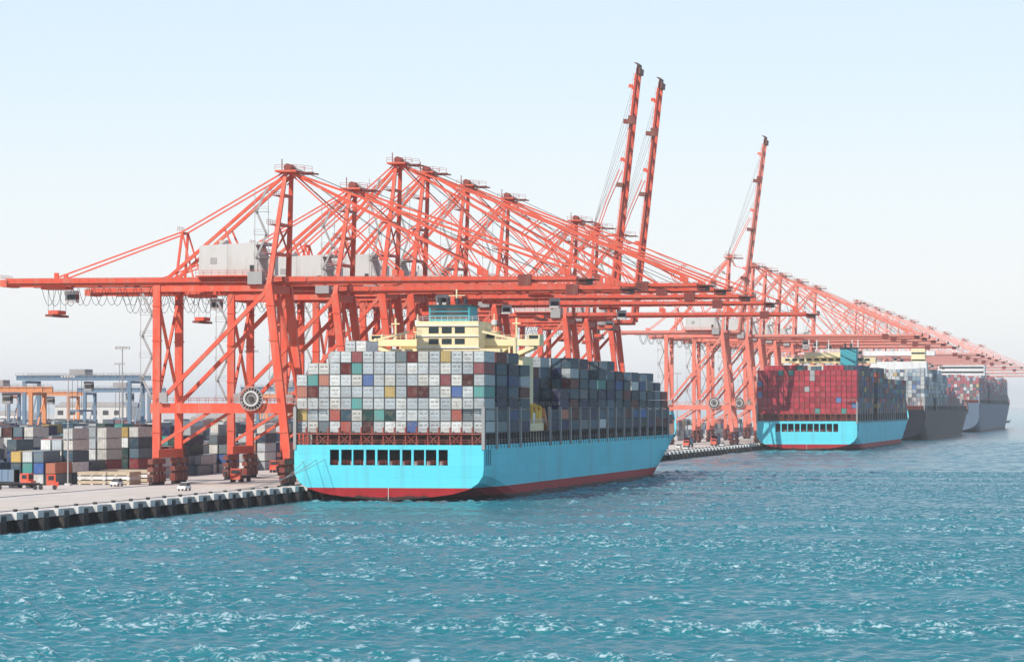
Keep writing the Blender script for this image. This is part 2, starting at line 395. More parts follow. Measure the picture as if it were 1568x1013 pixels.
for sx in (-1,1):
    for y in (72.5,77.5):
        mb.beam((sx*9,y,31),(sx*19.5,y,35.5),0.5,0.9,C); mb.beam((sx*13.5,y,32.5),(sx*13.5,y,35.7),0.4,0.4,C)
    mb.hexa([(sx*7.6,72.6,32.5),(sx*9.5,72.6,32.5),(sx*9.5,77.4,32.5),(sx*7.6,77.4,32.5),(sx*7.6,72.6,35.7),(sx*14,72.6,35.7),(sx*14,77.4,35.7),(sx*7.6,77.4,35.7)],C)
    mb.rail([(sx*10.3,72.8,39.3),(sx*7.6,72.8,39.3)],1.1,.08,1.5,C)
    mb.rail([(sx*18,72.1,37.3),(sx*10.3,72.1,37.3)],1.0,.08,1.5,C)
    mb.cyl((sx*15,74,36),(sx*15,74,42.5),0.25,8,C); mb.box(sx*15-1,sx*15+1,73.7,74.3,41,41.3,C)
    mb.cyl((sx*9.5,74,39),(sx*9.5,74,43.5),0.15,6,C); mb.cyl((sx*9.5,74,40.8),(sx*9.5,74,42),0.7,10,W_)
    mb.box(sx*11-2.5,sx*11+2.5,60.5,64,30,34.8,C)
    mb.cyl((sx*17,61.5,30),(sx*17,61.5,37.4),0.5,8,C); mb.beam((sx*17,61.5,37),(sx*9,61.5,38.9),0.5,0.5,C)
mb.cyl((0,75,45),(0,75,49.5),0.22,8,C); mb.beam((-2,75,48),(2,75,48),.2,.2,C)
mb.rail([(-7.6,64.1,41.5),(7.6,64.1,41.5)],1.1,.08,1.5,W_)
mb.box(14,20.6,62,80,12,17,C)
for y in (62.5,67,73,79): mb.cyl((20,y,17),(20,y,21),.35,8,Y_); mb.beam((20,y,20.8),(16,y+2,22.5),.4,.4,Y_)
mb.box(16,20,68,72,17,19.5,W_); mb.box(17,20.4,75,78,17,20,Y_)
mb.rail([(20.8,61,17),(20.8,81,17)],1.1,.09,2,W_)
mb.hexa([(17.6,80,18.6),(20.9,80,18.6),(20.9,84,15),(17.6,84,15),(17.6,80,20.6),(20.9,80,20.6),(20.9,84,17),(17.6,84,17)],6)
obj("superstructure",mb.mesh("superstructure",[M_CREAM,M_GLASS,M_DARK,M_TEAL,M_WHITE,M_YEL,M_ORANGE]),parent=ship1)
mb=MB()
mb.cyl((0,334,19),(0,334,30),0.4,8,0); mb.beam((-2,334,27),(2,334,27),.25,.25,0); mb.box(-4,4,322,330,19,21.5,0)
obj("foremast",mb.mesh("foremast",[M_WHITE]),parent=ship1)

# ---- ship 2
r2=random.Random(9)
bays2=[1.5+14.6*i for i in range(7)]+[126+14.8*i for i in range(14)]
tt2={}
def tiers2(b,c):
    if b==0: return 8
    if (b,c//4) not in tt2: tt2[(b,c//4)]=r2.choice([8,8,9,8,9]) if b<7 else r2.choice([8,7,9,8] if b<14 else [7,6,7])
    return tt2[(b,c//4)]
def col2(b,c,t):
    if b==0: return col_red(r2)
    if b<3 and c<16: return col_red(r2)
    if c>=17: return (col_side(r2) if r2.random()<.65 else (r2.choice(BRIGHT),0.0))
    return col_yard(r2)
ship2=build_ship(-162.5,1619,400,48,14.0,M_HULL,17.6,19,bays2,tiers2,col2,M_CONT,detail=True)
mb=MB()
mb.box(-20,20,106,120,13,42,0); mb.box(-24,24,110,117,43,46,0); mb.box(-12,12,108,119,46,48.5,0)
for i in range(12): mb.box(-22+i*3.7,-19.6+i*3.7,109.9,109.99,44.2,45.4,1)
mb.box(7,15,100,110,40,50,2); mb.box(6.7,15.3,99.8,110.2,50,51,3); mb.cyl((9,105,51),(9,105,53),.6,8,3); mb.cyl((12,105,51),(12,105,53),.6,8,3)
for x in (-10,-6,0,12,15): mb.cyl((x,112,48),(x,112,55),.3,6,4)
mb.rail([(-24,110,46),(24,110,46)],1.2,.15,3,4)
obj("superstructure",mb.mesh("superstructure",[M_CREAM,M_GLASS,M_TEAL,M_DARK,M_WHITE]),parent=ship2)
# ---- ship 3, 4
r3=random.Random(3)
def mk3(hi):
    d={}
    def f(b,c):
        if (b,c//4) not in d: d[(b,c//4)]=r3.choice(hi(b))
        return d[(b,c//4)]
    return f
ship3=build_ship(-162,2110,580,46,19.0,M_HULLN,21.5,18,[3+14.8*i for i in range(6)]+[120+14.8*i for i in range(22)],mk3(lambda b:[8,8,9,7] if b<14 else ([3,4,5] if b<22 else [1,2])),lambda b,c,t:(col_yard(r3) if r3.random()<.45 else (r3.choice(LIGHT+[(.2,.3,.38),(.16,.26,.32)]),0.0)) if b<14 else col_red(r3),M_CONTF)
mb=MB(); mb.box(-18,18,98,112,18,50,0); mb.box(-23,23,101,108,54,57,0); mb.box(8,17,100,110,50,65,1)
for z in (46,50.5,55.0,60): mb.box(8.2,16.8,99.9,99.99,z,z+1,2)
mb.cyl((0,105,57),(0,105,66),.4,6,0)
obj("superstructure",mb.mesh("superstructure",[M_WHITE,M_CREAM,M_GLASS]),parent=ship3)
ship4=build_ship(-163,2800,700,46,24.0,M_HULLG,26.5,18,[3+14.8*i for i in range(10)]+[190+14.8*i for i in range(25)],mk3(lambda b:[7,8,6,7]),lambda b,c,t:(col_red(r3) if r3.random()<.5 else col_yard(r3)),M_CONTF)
mb=MB(); mb.box(-20,20,158,182,23,60,0); mb.box(-23,23,162,174,60,66,0)
for z in (50,54,57.5,62): mb.box(-19,19,157.8,157.99,z,z+1.4,1)
for x in (-14,-4,6,16): mb.beam((x,160,66),(x,160,72),.8,.8,0)
obj("superstructure",mb.mesh("superstructure",[M_WHITE,M_GLASS]),parent=ship4)

# ------------------------------------------------------------------ quay cranes
def crane_mesh(name,red,G=31.,W=18.,Hg=45.,Ha=72.,outr=66.,back=38.,raised=None,house=True,fine=True,trol=-20.,railm=None):
    mb=MB(); mb.k=.88; RD,DR,DK,GR,LG,GL,RL=0,1,2,3,4,5,6; hw=W/2; t=0.08 if fine else 0.14
    tx=-4.6
    for x in (0,-G):
        for sy in (-1,1):
            yc=sy*hw
            mb.beam((x,yc-5.2,5.4),(x,yc+5.2,5.4),1.3,1.3,DR)
            for q in (-2.9,2.9):
                mb.beam((x,yc+q-2.4,3.6),(x,yc+q+2.4,3.6),1.5,1.2,DR); mb.beam((x,yc+q,3.6),(x,yc+q,5),.9,.9,DR)
                for e in (-1.35,1.35):
                    mb.box(x-.65,x+.65,yc+q+e-1.1,yc+q+e+1.1,.75,2.5,DR); mb.beam((x,yc+q+e,2.3),(x,yc+q+e,3.3),.6,.6,DR)
                    for wy in (-.6,.6): mb.cyl((x-.35,yc+q+e+wy,.42),(x+.35,yc+q+e+wy,.42),.42,10,DK)
            mb.box(x-.3,x+.3,yc+sy*5.4-.4,yc+sy*5.4+.6,1.2,2,DK)
        mb.beam((x,-hw-1,7.2),(x,hw+1,7.2),1.7,2.2,RD)
    pz=17.6; px=tx*(pz/Hg)
    for sy in (-1,1):
        y=sy*hw
        mb.beam((-G,y,6),(-G,y,Hg+.8),1.5,2.0,RD)
        mb.beam((0,y,6),(tx,y,Hg+.8),1.5,2.1,RD)
        mb.beam((-G-1.4,y,pz),(px+1.2,y,pz),1.4,2.6,RD)
        mb.beam((-G+.5,y,pz+1.4),(tx-.6,y,Hg-.8),.95,1.05,RD)
        mb.beam((-G,y,Hg),(tx,y,Hg),1.0,1.5,RD)
        mb.beam((-G*0.52,y,pz+.6),(-G,y,9),.7,.8,RD)
        mb.rail([(-G,y+sy*.9,pz+1.3),(px,y+sy*.9,pz+1.3)],1.1,t,2,RL)
        for z in (12,24,33,41):
            mb.box(-G-1.05,-G+1.05,y-.8,y+.8,z,z+.25,RD)
            xx=tx*z/Hg; mb.box(xx-1.1,xx+1.1,y-.8,y+.8,z,z+.25,RD)
    for x,X2 in ((-G,-G),(px,tx)):
        mb.beam((x,-hw,pz),(x,hw,pz),1.4,2.2,RD); mb.beam((X2,-hw,Hg),(X2,hw,Hg),1.5,2.0,RD)
        mb.beam((x,-hw,pz+1),(X2,hw,Hg-1.2) if X2==-G else (X2,0,Hg-1.2),.7,.7,RD)
        mb.beam((x,hw,pz+1),(X2,-hw,Hg-1.2) if X2==-G else (X2,0,Hg-1.2),.7,.7,RD)
    gz=Hg+1.9; xe=-G-back; xh=3.0
    for sy in (-1,1):
        mb.beam((xe,sy*3.5,gz),(xh,sy*3.5,gz),1.1,2.0,RD)
        mb.box(xe,xh,sy*3.5+sy*.55-(.9 if sy<0 else 0),sy*3.5+sy*.55+(.9 if sy>0 else 0),gz-.3,gz-.18,RL)
        mb.rail([(xe,sy*5.0,gz-.2),(xh,sy*5.0,gz-.2)],1.1,t,2.2,RL)
    x=xe
    while x<xh: mb.beam((x,-3.5,gz+.4),(x,3.5,gz+.4),.6,.8,RD); x+=6.6
    mb.box(xe-1.5,xe+.2,-4.5,4.5,gz-1,gz+.6,RD); mb.rail([(xe-1.5,-4.5,gz+.6),(xe-1.5,4.5,gz+.6)],1.1,t,1.5,RL)
    at=Ha
    for sy in (-1,1):
        mb.beam((tx,sy*hw,Hg),(-2.2,sy*2.6,at),1.2,1.35,RD,w2=.9,h2=1.0)
        mb.beam((-2.2,sy*2.6,at-.6),(-G+1,sy*3.6,gz+.8),.75,.85,RD)
        m1=Vector((-2.2,sy*2.6,at-.6)).lerp(Vector((-G+1,sy*3.6,gz+.8)),.52)
        mb.beam(m1,(m1.x+5,sy*3.5,gz+.8),.40,.45,RD)
        pt=(-G+4,sy*2.4,gz+11.5)
        mb.beam((-G+3,sy*3.5,gz+1),pt,.55,.6,RD); mb.beam((-G+7,sy*3.5,gz+1),pt,.35,.4,RD)
        mb.beam((-2.6,sy*2.4,at),pt,.28,.40,RD); mb.beam(pt,(xe+12,sy*3.5,gz+1),.28,.40,RD)
        mb.beam((xe+12,sy*3.5,gz+1),(xe+12,sy*3.5,gz+2.2),.5,1.2,RD)
    mb.beam((-G+4,-2.4,gz+11.3),(-G+4,2.4,gz+11.3),.5,.6,RD); mb.rail([(-G+3,-2.6,gz+11.6),(-G+3,2.6,gz+11.6)],1.1,t,1.3,RL)
    for q in (.3,.55,.8):
        a=Vector((tx,hw,Hg)).lerp(Vector((-2.2,2.6,at)),q); mb.beam((a.x,-a.y,a.z),(a.x,a.y,a.z),.6,.8,RD)
        mb.box(a.x-2.4,a.x-.5,-a.y-1,a.y+1,a.z-.1,a.z,RL); mb.rail([(a.x-2.4,-a.y-1,a.z),(a.x-2.4,a.y+1,a.z)],1.1,t,1.5,RL)
    a=Vector((tx,hw,Hg)).lerp(Vector((-2.2,2.6,at)),.3); b=Vector((tx,hw,Hg)).lerp(Vector((-2.2,2.6,at)),.55)
    mb.beam((a.x,-a.y,a.z),(b.x,b.y,b.z),.4,.4,RD); mb.beam((a.x,a.y,a.z),(b.x,-b.y,b.z),.4,.4,RD)
    mb.box(-4.4,0.6,-4.2,4.2,at-.1,at+.35,RD); mb.box(.6,4.2,-3.2,-1.2,at-.4,at-.1,DR); mb.box(.6,4.2,1.2,3.2,at-.4,at-.1,DR)
    for sy in (-1.8,0,1.8): mb.cyl((-2,sy-.25,at+1.1),(-2,sy+.25,at+1.1),.9,12,DR); mb.beam((-2.4,sy,at+.3),(-2,sy,at+1.6),.3,.9,RD)
    mb.rail([(-4.4,-4.2,at+.35),(0.6,-4.2,at+.35),(4.2,-3.2,at-.1)],1.2,t,1.5,RL); mb.rail([(-4.4,4.2,at+.35),(0.6,4.2,at+.35)],1.2,t,1.5,RL)
    mb.beam((-3.8,0,at),(-3.8,0,at+3.2),.2,.2,DR); mb.beam((.6,-2,at-.3),(-2,-2,at-3),.3,.3,RD)
    for (xa,za,n_) in ((tx-2.6,Hg+2,4),(-G-2.3,pz+2,5)):
        dzs=(at-Hg-6)/4 if xa>-20 else (Hg-pz-3)/5
        yy=-hw*.6 if xa>-20 else -hw
        for i in range(n_):
            z0=za+i*dzs; s_=1 if i%2 else -1
            mb.beam((xa-1.2*s_,yy,z0),(xa+1.2*s_,yy,z0+dzs),.24,.5,LG); mb.box(xa-1.7,xa+1.7,yy-.5,yy+.5,z0-.08,z0,LG)
            mb.rail([(xa-1.7,yy-.5,z0),(xa+1.7,yy-.5,z0)],1.1,t,1.7,LG)
        for s_ in (-1.6,1.6): mb.beam((xa+s_,yy,za-2),(xa+s_,yy,za+n_*dzs),.12,.12,LG)
    if house:
        x0=-G+8.5; x1=x0+14.5
        mb.hexa([(x0,-4.6,gz+1.3),(x1+1.5,-4.6,gz+1.3),(x1+1.5,4.6,gz+1.3),(x0,4.6,gz+1.3),(x0+.3,-4.6,gz+8.2),(x1-1,-4.6,gz+8.8),(x1-1,4.6,gz+8.8),(x0+.3,4.6,gz+8.2)],GR)
        mb.box(x0-.3,x1+2,-5.8,5.8,gz+1.0,gz+1.28,RD); mb.rail([(x0-.3,-5.7,gz+1.28),(x1+2,-5.7,gz+1.28)],1.1,t,1.8,RL)
        mb.box(x1-2.2,x1-1.2,-4.68,-4.602,gz+1.5,gz+3.6,DK); mb.box(x0+2.9,x0+4.4,-4.68,-4.602,gz+4,gz+5.4,LG)
        mb.box(x1+1.8,x1+3.6,-3.5,-1,gz+1.3,gz+5.6,GR); mb.box(x0+4,x0+6,-1,1,gz+8.4,gz+9.6,GR)
        mb.box(x1-1.2,x1+1.0,-4.62,4.62,gz+8.3,gz+8.95,GR)
        mb.box(x0+7,x0+7.06,-4.63,-4.602,gz+1.4,gz+8.3,LG)
    ph=raised or 0.0; c_,s_=math.cos(ph),math.sin(ph)
    def TB(p): a=p[0]-xh; b=p[2]-gz; return (xh+a*c_-b*s_,p[1],gz+a*s_+b*c_)
    mb.T=TB if raised else None
    bx=outr
    for sy in (-1,1):
        mb.beam((xh+.3,sy*3.5,gz),(bx,sy*3.5,gz),1.0,2.0,RD,w2=.9,h2=1.3)
        mb.box(xh+.3,bx,sy*4.05-(.8 if sy<0 else 0),sy*4.05+(.8 if sy>0 else 0),gz-.3,gz-.18,RL)
        mb.rail([(xh+.3,sy*4.9,gz-.2),(bx,sy*4.9,gz-.2)],1.1,t,2.2,RL if not raised else RD)
        for q in (.36,.66,.95): mb.beam((bx*q,sy*3.5,gz+.9),(bx*q,sy*3.5,gz+2.4),.5,1.4,RD)
    x=xh+2
    while x<bx: mb.beam((x,-3.5,gz+.5),(x,3.5,gz+.5),.5,.7,RD); x+=6.0
    if raised:
        x=xh+2
        while x<bx-6: mb.beam((x,-3.5,gz+.5),(x+6,3.5,gz+.5),.35,.35,RD); x+=6.0
        for q in (.3,.55,.8): mb.box(bx*q,bx*q+1.6,-5.6,-3.9,gz+.2,gz+2.6,DR)
    mb.box(bx,bx+2.2,-4.6,4.6,gz-1.2,gz+.2,DR); mb.box(bx+.3,bx+3.8,-5.2,5.2,gz-.2,gz+.0,DR); mb.rail([(bx+3.8,-5.2,gz),(bx+3.8,5.2,gz)],1.1,t*1.4,1.3,DR)
    mb.box(bx*.8,bx*.8+3,-5.8,-4.9,gz-1.6,gz+1,DR)
    mb.T=None
    ap=(-1.6,at)
    if raised:
        for sy in (-2.4,2.4):
            for q in (.36,.62):
                p=TB((bx*q,sy*1.4,gz+2.4)); mid=Vector((ap[0],sy,at)).lerp(Vector(p),.5)+Vector((-1.0,0,-1.5))
                mb.beam((ap[0],sy,at),mid,.28,.35,RD); mb.beam(mid,p,.28,.35,RD)
            for q in (.7,.8,.92):
                p=TB((bx*q,sy,gz+1.6)); mb.beam((ap[0]-1.5,sy*.5,at+1),p,.12,.12,LG)
    else:
        for sy in (-2.5,2.5):
            for q in (.36,.66,.95):
                p=(bx*q,sy*1.4,gz+2.4)
                mb.beam((ap[0],sy,at),p,.28 if q<.5 else .34,.36 if q<.5 else .50,RD)
            for q in (.5,.9): mb.beam((ap[0],sy*.4,at+1.4),(bx*q,sy*.4,gz+1),.1,.1,DK)
            a=Vector((ap[0],sy,at)).lerp(Vector((bx*.95,sy*1.4,gz+2.4)),.5); b=Vector((ap[0],sy,at)).lerp(Vector((bx*.66,sy*1.4,gz+2.4)),.62)
            mb.beam(a,b,.25,.3,RD); mb.beam(b,(bx*.5,sy*1.4,gz+1),.2,.25,RD)
    x=trol
    mb.box(x-3,x+3,-3,3,gz-1.6,gz-.9,RD); mb.box(x+2.4,x+5,-1.4,1.2,gz-4.6,gz-1.9,GR); mb.box(x+2.9,x+5.03,-1.43,1.23,gz-3.9,gz-2.8,GL)
    for a in (-1.5,1.5):
        for b in (-2,2): mb.beam((x+a,b,gz-1.6),(x+a,b,gz-6.5),.07,.07,DK)
    mb.box(x-1.2,x+1.2,-3,3,gz-7.4,gz-6.5,RD); mb.box(x-.9,x+.9,-6,6,gz-8,gz-7.5,DR)
    fx=xe+8
    while fx<-G+14:
        for y in (-2.2,2.2):
            pr=None
            for i in range(7):
                u=i/6; q=(fx+u*3.6,y,gz-1.2-4.2*(1-(2*u-1)**2)); 
                if pr: mb.beam(pr,q,.09 if fine else .16,.09 if fine else .16,DK)
                pr=q
        fx+=3.8
    mb.box(xe+6,-G+14,-2.3,-2.1,gz-1.25,gz-1.1,DK)
    cx,cz=-8.2,pz+2.2
    n=20
    for i in range(n):
        a0=2*math.pi*i/n; a1=2*math.pi*(i+1)/n
        mb.beam((cx+2.7*math.cos(a0),-hw-1.6,cz+2.7*math.sin(a0)),(cx+2.7*math.cos(a1),-hw-1.6,cz+2.7*math.sin(a1)),.5,.22,LG)
        mb.beam((cx,-hw-1.6,cz),(cx+2.7*math.cos(a0),-hw-1.6,cz+2.7*math.sin(a0)),.12,.16,LG)
        mb.beam((cx+1.6*math.cos(a0),-hw-1.6,cz+1.6*math.sin(a0)),(cx+1.6*math.cos(a1),-hw-1.6,cz+1.6*math.sin(a1)),.7,.5,GR)
    mb.cyl((cx,-hw-1.3,cz),(cx,-hw-1.2,cz),2.4,20,DK)
    mb.cyl((cx,-hw-2.1,cz),(cx,-hw-.6,cz),.6,12,DK); mb.box(cx-.8,cx+.8,-hw-1.2,-hw-.6,pz-.5,cz+.5,RD)
    mb.box(-G+1,-G+2.8,-hw-1.6,-hw-.8,pz+1.3,pz+3.6,LG)
    mb.box(tx-4.6,tx-1.2,-hw-1.4,-hw+1.6,Hg+.9,Hg+3.8,LG)
    return mb.mesh(name,[red,M_DRED,M_DARK,M_GREY,M_LGREY,M_GLASS,railm or M_RAIL])
XR=-194.0; QZ=3.0
meA=crane_mesh("quay_crane_small",M_RED,trol=-31-27)
meA2=crane_mesh("quay_crane_small_b",M_RED,trol=-31-10)
P=dict(G=31,W=18,Hg=47.5,Ha=82,outr=78,back=22)
meB=crane_mesh("quay_crane_tall",M_RED,trol=6,**P)
meB2=crane_mesh("quay_crane_tall_b",M_RED,trol=30,**P)
PR=dict(P); PR['outr']=91
meBR=crane_mesh("quay_crane_boom_up",M_RED,raised=math.radians(83.5),trol=-15,**PR)
P2=dict(P); P2.update(Hg=51,Ha=88,railm=M_RAILF)
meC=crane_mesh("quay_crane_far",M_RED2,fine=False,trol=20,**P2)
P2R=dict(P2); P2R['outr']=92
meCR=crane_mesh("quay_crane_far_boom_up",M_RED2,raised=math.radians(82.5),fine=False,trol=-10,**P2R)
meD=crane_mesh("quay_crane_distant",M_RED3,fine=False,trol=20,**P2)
for me,y in ((meA,761),(meA2,825),(meB,877),(meB2,912),(meB,968),(meB2,1031),(meB,1158),(meBR,1203),(meBR,1258),
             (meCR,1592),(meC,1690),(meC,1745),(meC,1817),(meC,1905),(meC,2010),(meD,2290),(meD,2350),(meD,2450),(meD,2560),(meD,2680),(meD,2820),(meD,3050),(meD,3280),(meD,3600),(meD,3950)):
    obj("quay_crane",me,(XR,y,QZ))

# ------------------------------------------------------------------ ground, quay, water
def ground_mat():
    m,nt,b=base_mat("quay_concrete_paving")
    tc=N(nt,'ShaderNodeTexCoord'); n=N(nt,'ShaderNodeTexNoise'); n.inputs['Scale'].default_value=0.05; n.inputs['Detail'].default_value=9; n.inputs['Roughness'].default_value=.65
    nt.links.new(tc.outputs['Object'],n.inputs['Vector'])
    c=mixc(nt,n.outputs[0],(0.62,0.54,0.48),(0.48,0.41,0.36))
    n2=N(nt,'ShaderNodeTexNoise'); n2.inputs['Scale'].default_value=0.6; n2.inputs['Detail'].default_value=6
    mp=N(nt,'ShaderNodeMapping'); mp.inputs['Scale'].default_value=(1,.12,1); nt.links.new(tc.outputs['Object'],mp.inputs[0]); nt.links.new(mp.outputs[0],n2.inputs['Vector'])
    rp=N(nt,'ShaderNodeValToRGB'); rp.color_ramp.elements[0].position=.55; rp.color_ramp.elements[1].position=.75; nt.links.new(n2.outputs[0],rp.inputs[0])
    c=mixc(nt,math_n(nt,'MULTIPLY',rp.outputs[0],.4),c,(0.25,0.22,0.20))
    br=N(nt,'ShaderNodeTexBrick'); br.offset=0; br.inputs['Scale'].default_value=1; br.inputs['Brick Width'].default_value=8; br.inputs['Row Height'].default_value=8; br.inputs['Mortar Size'].default_value=.06
    br.inputs['Color1'].default_value=(1,1,1,1); br.inputs['Color2'].default_value=(.94,.94,.94,1); br.inputs['Mortar'].default_value=(.6,.6,.6,1)
    nt.links.new(tc.outputs['Object'],br.inputs['Vector'])
    c=mixc(nt,1.0,c,br.outputs[0],'MULTIPLY')
    nt.links.new(c,b.inputs['Base Color']); b.inputs['Roughness'].default_value=.9; b.inputs['Specular IOR Level'].default_value=.15
    return m
M_GROUND=ground_mat()
XE=-187.3
YEND=4600
mb=MB(); mb.face([(-60000,-800,QZ),(XE,-800,QZ),(XE,YEND,QZ),(-60000,90000,QZ)],0)
obj("quay_ground",mb.mesh("quay_ground",[M_GROUND]))
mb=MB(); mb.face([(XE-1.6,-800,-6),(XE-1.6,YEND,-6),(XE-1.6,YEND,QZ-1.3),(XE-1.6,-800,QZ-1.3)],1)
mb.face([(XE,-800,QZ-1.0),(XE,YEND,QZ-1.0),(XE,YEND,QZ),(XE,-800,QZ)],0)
mb.face([(XE-1.6,-800,QZ-1.0),(XE-1.6,YEND,QZ-1.0),(XE,YEND,QZ-1.0),(XE,-800,QZ-1.0)],1)  # recessed face and underside near-black: shade below the slab put into the colour
mb.box(XE-.45,XE+.001,-800,4200,QZ+.003,QZ+.18,0)
y=300; rq=random.Random(2)
while y<2200:
    a=rq.uniform(-.15,.15)
    mb.box(XE-.6,XE+.9,y+a,y+3.2+a,QZ-.9+a*.4,QZ+.35+a*.5,2)
    mb.box(XE+.01,XE+.8,y+3.6,y+6.2,-0.2,QZ-.1,1)
    mb.cyl((XE+1.0,y+1.6,-.9),(XE+1.0,y+1.6,2.0),1.1,12,3)
    mb.box(XE+.9,XE+1.9,y+.2,y+3.0,-.5,1.9,3)
    mb.box(XE-.3,XE+1.0,y+4.4,y+5.4,-1,QZ-1.3,1)
    mb.cyl((XE-1.6,y+6.5,QZ+.003),(XE-1.6,y+6.5,QZ+.7),.3,8,4,r2=.45)
    y+=11
obj("quay_wall",mb.mesh("quay_wall",[M_CONCE,M_CONCD,M_CONCW,M_RUBBER,M_DARK]))
mb=MB()
for x in (XR,XR-31): 
    for d in (-.5,.5): mb.box(x+d-.05,x+d+.05,0,4200,QZ+.006,QZ+.03,0)
    mb.face([(x-.4,0,QZ+.004),(x+.4,0,QZ+.004),(x+.4,4200,QZ+.004),(x-.4,4200,QZ+.004)],0)
obj("crane_rail",mb.mesh("crane_rail",[M_DARK]))
mb=MB()
for x in (-198,-202,-206,-210,-214,-232): mb.face([(x,0,QZ+.008),(x+.2,0,QZ+.008),(x+.2,3000,QZ+.008),(x,3000,QZ+.008)],0)
obj("road_marking",mb.mesh("road_marking",[M_YEL]))
mb=MB()
for a,b in (((-183,736,9.5),(-189,700,3.6)),((-181,736,9.5),(-189,689,3.6)),((-186,735.5,9),(-189,711,3.6))):
    a=Vector(a);b=Vector(b);pr=a
    for i in range(1,9):
        q=a.lerp(b,i/8)-Vector((0,0,1.2*4*(i/8)*(1-i/8))); mb.beam(pr,q,.09,.09,0); pr=q
obj("mooring_rope",mb.mesh("mooring_rope",[M_LGREY]))

def water_mat():
    m,nt,b=base_mat("sea_water")
    tc=N(nt,'ShaderNodeTexCoord')
    def noise(sc,det,st,dist=0.0,rough=.55):
        mp=N(nt,'ShaderNodeMapping'); mp.inputs['Scale'].default_value=st; mp.inputs['Rotation'].default_value=(0,0,math.radians(12))
        nt.links.new(tc.outputs['Object'],mp.inputs[0])
        n=N(nt,'ShaderNodeTexNoise'); n.inputs['Scale'].default_value=sc; n.inputs['Detail'].default_value=det; n.inputs['Distortion'].default_value=dist; n.inputs['Roughness'].default_value=rough
        nt.links.new(mp.outputs[0],n.inputs['Vector']); return n.outputs[0]
    big=noise(.012,4,(.5,1.2,1)); sm=noise(1.8,5,(.8,1.2,1),.6,.65)
    bp=N(nt,'ShaderNodeBump'); bp.inputs['Strength'].default_value=.9; bp.inputs['Distance'].default_value=.2
    nt.links.new(sm,bp.inputs['Height']); nt.links.new(bp.outputs[0],b.inputs['Normal'])
    c=mixc(nt,big,(0.010,0.115,0.14),(0.020,0.175,0.205))
    sp=N(nt,'ShaderNodeSeparateXYZ'); nt.links.new(tc.outputs['Object'],sp.inputs[0])
    cr=math_n(nt,'MINIMUM',math_n(nt,'MAXIMUM',math_n(nt,'MULTIPLY',math_n(nt,'SUBTRACT',sp.outputs[2],.13),7.0),0),1)
    fo=math_n(nt,'MINIMUM',math_n(nt,'MAXIMUM',math_n(nt,'MULTIPLY',math_n(nt,'SUBTRACT',sm,.48),6.0),0),1)
    c=mixc(nt,math_n(nt,'MULTIPLY',math_n(nt,'MULTIPLY',fo,cr),.7),c,(0.58,0.68,0.71))
    nt.links.new(c,b.inputs['Base Color']); b.inputs['Roughness'].default_value=.13; b.inputs['IOR'].default_value=1.33
    b.inputs['Specular IOR Level'].default_value=.5
    return m
M_WATER=water_mat()
# wind waves: sum of many directional components
rw=np.random.RandomState(4)
comps=[]
for i in range(84):
    lam=1.25*(4.8/1.25)**(rw.rand()); th=math.radians(82+rw.randn()*38)
    k=2*math.pi/lam; comps.append((k*math.cos(th),k*math.sin(th),0.0092*lam**0.75,rw.rand()*6.28))
gust=[]
for i in range(14):
    gust.append((rw.uniform(-1,1)*.035,rw.choice([-1,1])*rw.uniform(.03,.16),rw.rand()*6.28))
X0,X1,Y0,Y1=XE-1.5,260.0,60.0,2300.0
def wave(x,y):
    z=np.zeros_like(x)
    for kx,ky,a,p in comps: z+=a*np.cos(kx*x+ky*y+p)
    z=z+0.9*np.maximum(z,0)**1.6
    g=np.zeros_like(x)
    for kx,ky,p in gust: g+=np.cos(kx*x+ky*y+p)
    g=np.clip(1.0+0.11*g,.5,1.5)
    lee=1-0.45*np.exp(-((x+140)/55.)**2)*np.exp(-((y-680)/90.)**2)
    ed=np.clip((x-X0)/8,0.25,1)*np.clip((X1-x)/30,0,1)*np.clip((Y1-y)/500,0,1)*np.clip((y-Y0)/10,0,1)
    return z*g*ed*lee-0.03*(ed>0)*ed
Vs=[];Fs=[];off=0
for (ya,yb,res,xr) in ((60,220,1.0,1.4),(220,400,.30,.36),(400,640,.5,.5),(640,1100,1.1,1.0),(1100,2300,2.6,2.6)):
    ny=int(round((yb-ya)/res))+1; xe_=X1; nx=int(round((xe_-X0)/xr))+1
    xs=np.linspace(X0,xe_,nx); ys=np.linspace(ya,yb,ny); gx,gy=np.meshgrid(xs,ys)
    gz=wave(gx,gy); Vs.append(np.stack([gx,gy,gz],-1).reshape(-1,3).astype(np.float32))
    idx=np.arange(nx*ny).reshape(ny,nx)+off
    Fs.append(np.stack([idx[:-1,:-1],idx[:-1,1:],idx[1:,1:],idx[1:,:-1]],-1).reshape(-1,4)); off+=nx*ny
S=90000
ex=np.array([(-S,-3000,0),(X0,-3000,0),(X1,-3000,0),(S,-3000,0),(-S,Y0,0),(X0,Y0,0),(X1,Y0,0),(S,Y0,0),(-S,Y1,0),(X0,Y1,0),(X1,Y1,0),(S,Y1,0),(-S,S,0),(X0,S,0),(X1,S,0),(S,S,0)],np.float32)
Vs.append(ex); q=[]
for j in range(3):
    for i in range(3):
        if i==1 and j==1: continue
        a=off+j*4+i; q.append((a,a+1,a+5,a+4))
Fs.append(np.array(q)); Vv=np.concatenate(Vs); Ff=np.concatenate(Fs).astype(np.int32)
me=bpy.data.meshes.new("water"); me.vertices.add(len(Vv)); me.vertices.foreach_set('co',Vv.ravel())
me.loops.add(Ff.size); me.loops.foreach_set('vertex_index',Ff.ravel())
me.polygons.add(len(Ff)); me.polygons.foreach_set('loop_start',np.arange(0,Ff.size,4,dtype=np.int32))
me.polygons.foreach_set('use_smooth',np.ones(len(Ff),bool)); me.materials.append(M_WATER); me.update(calc_edges=True); me.validate()
obj("water",me)
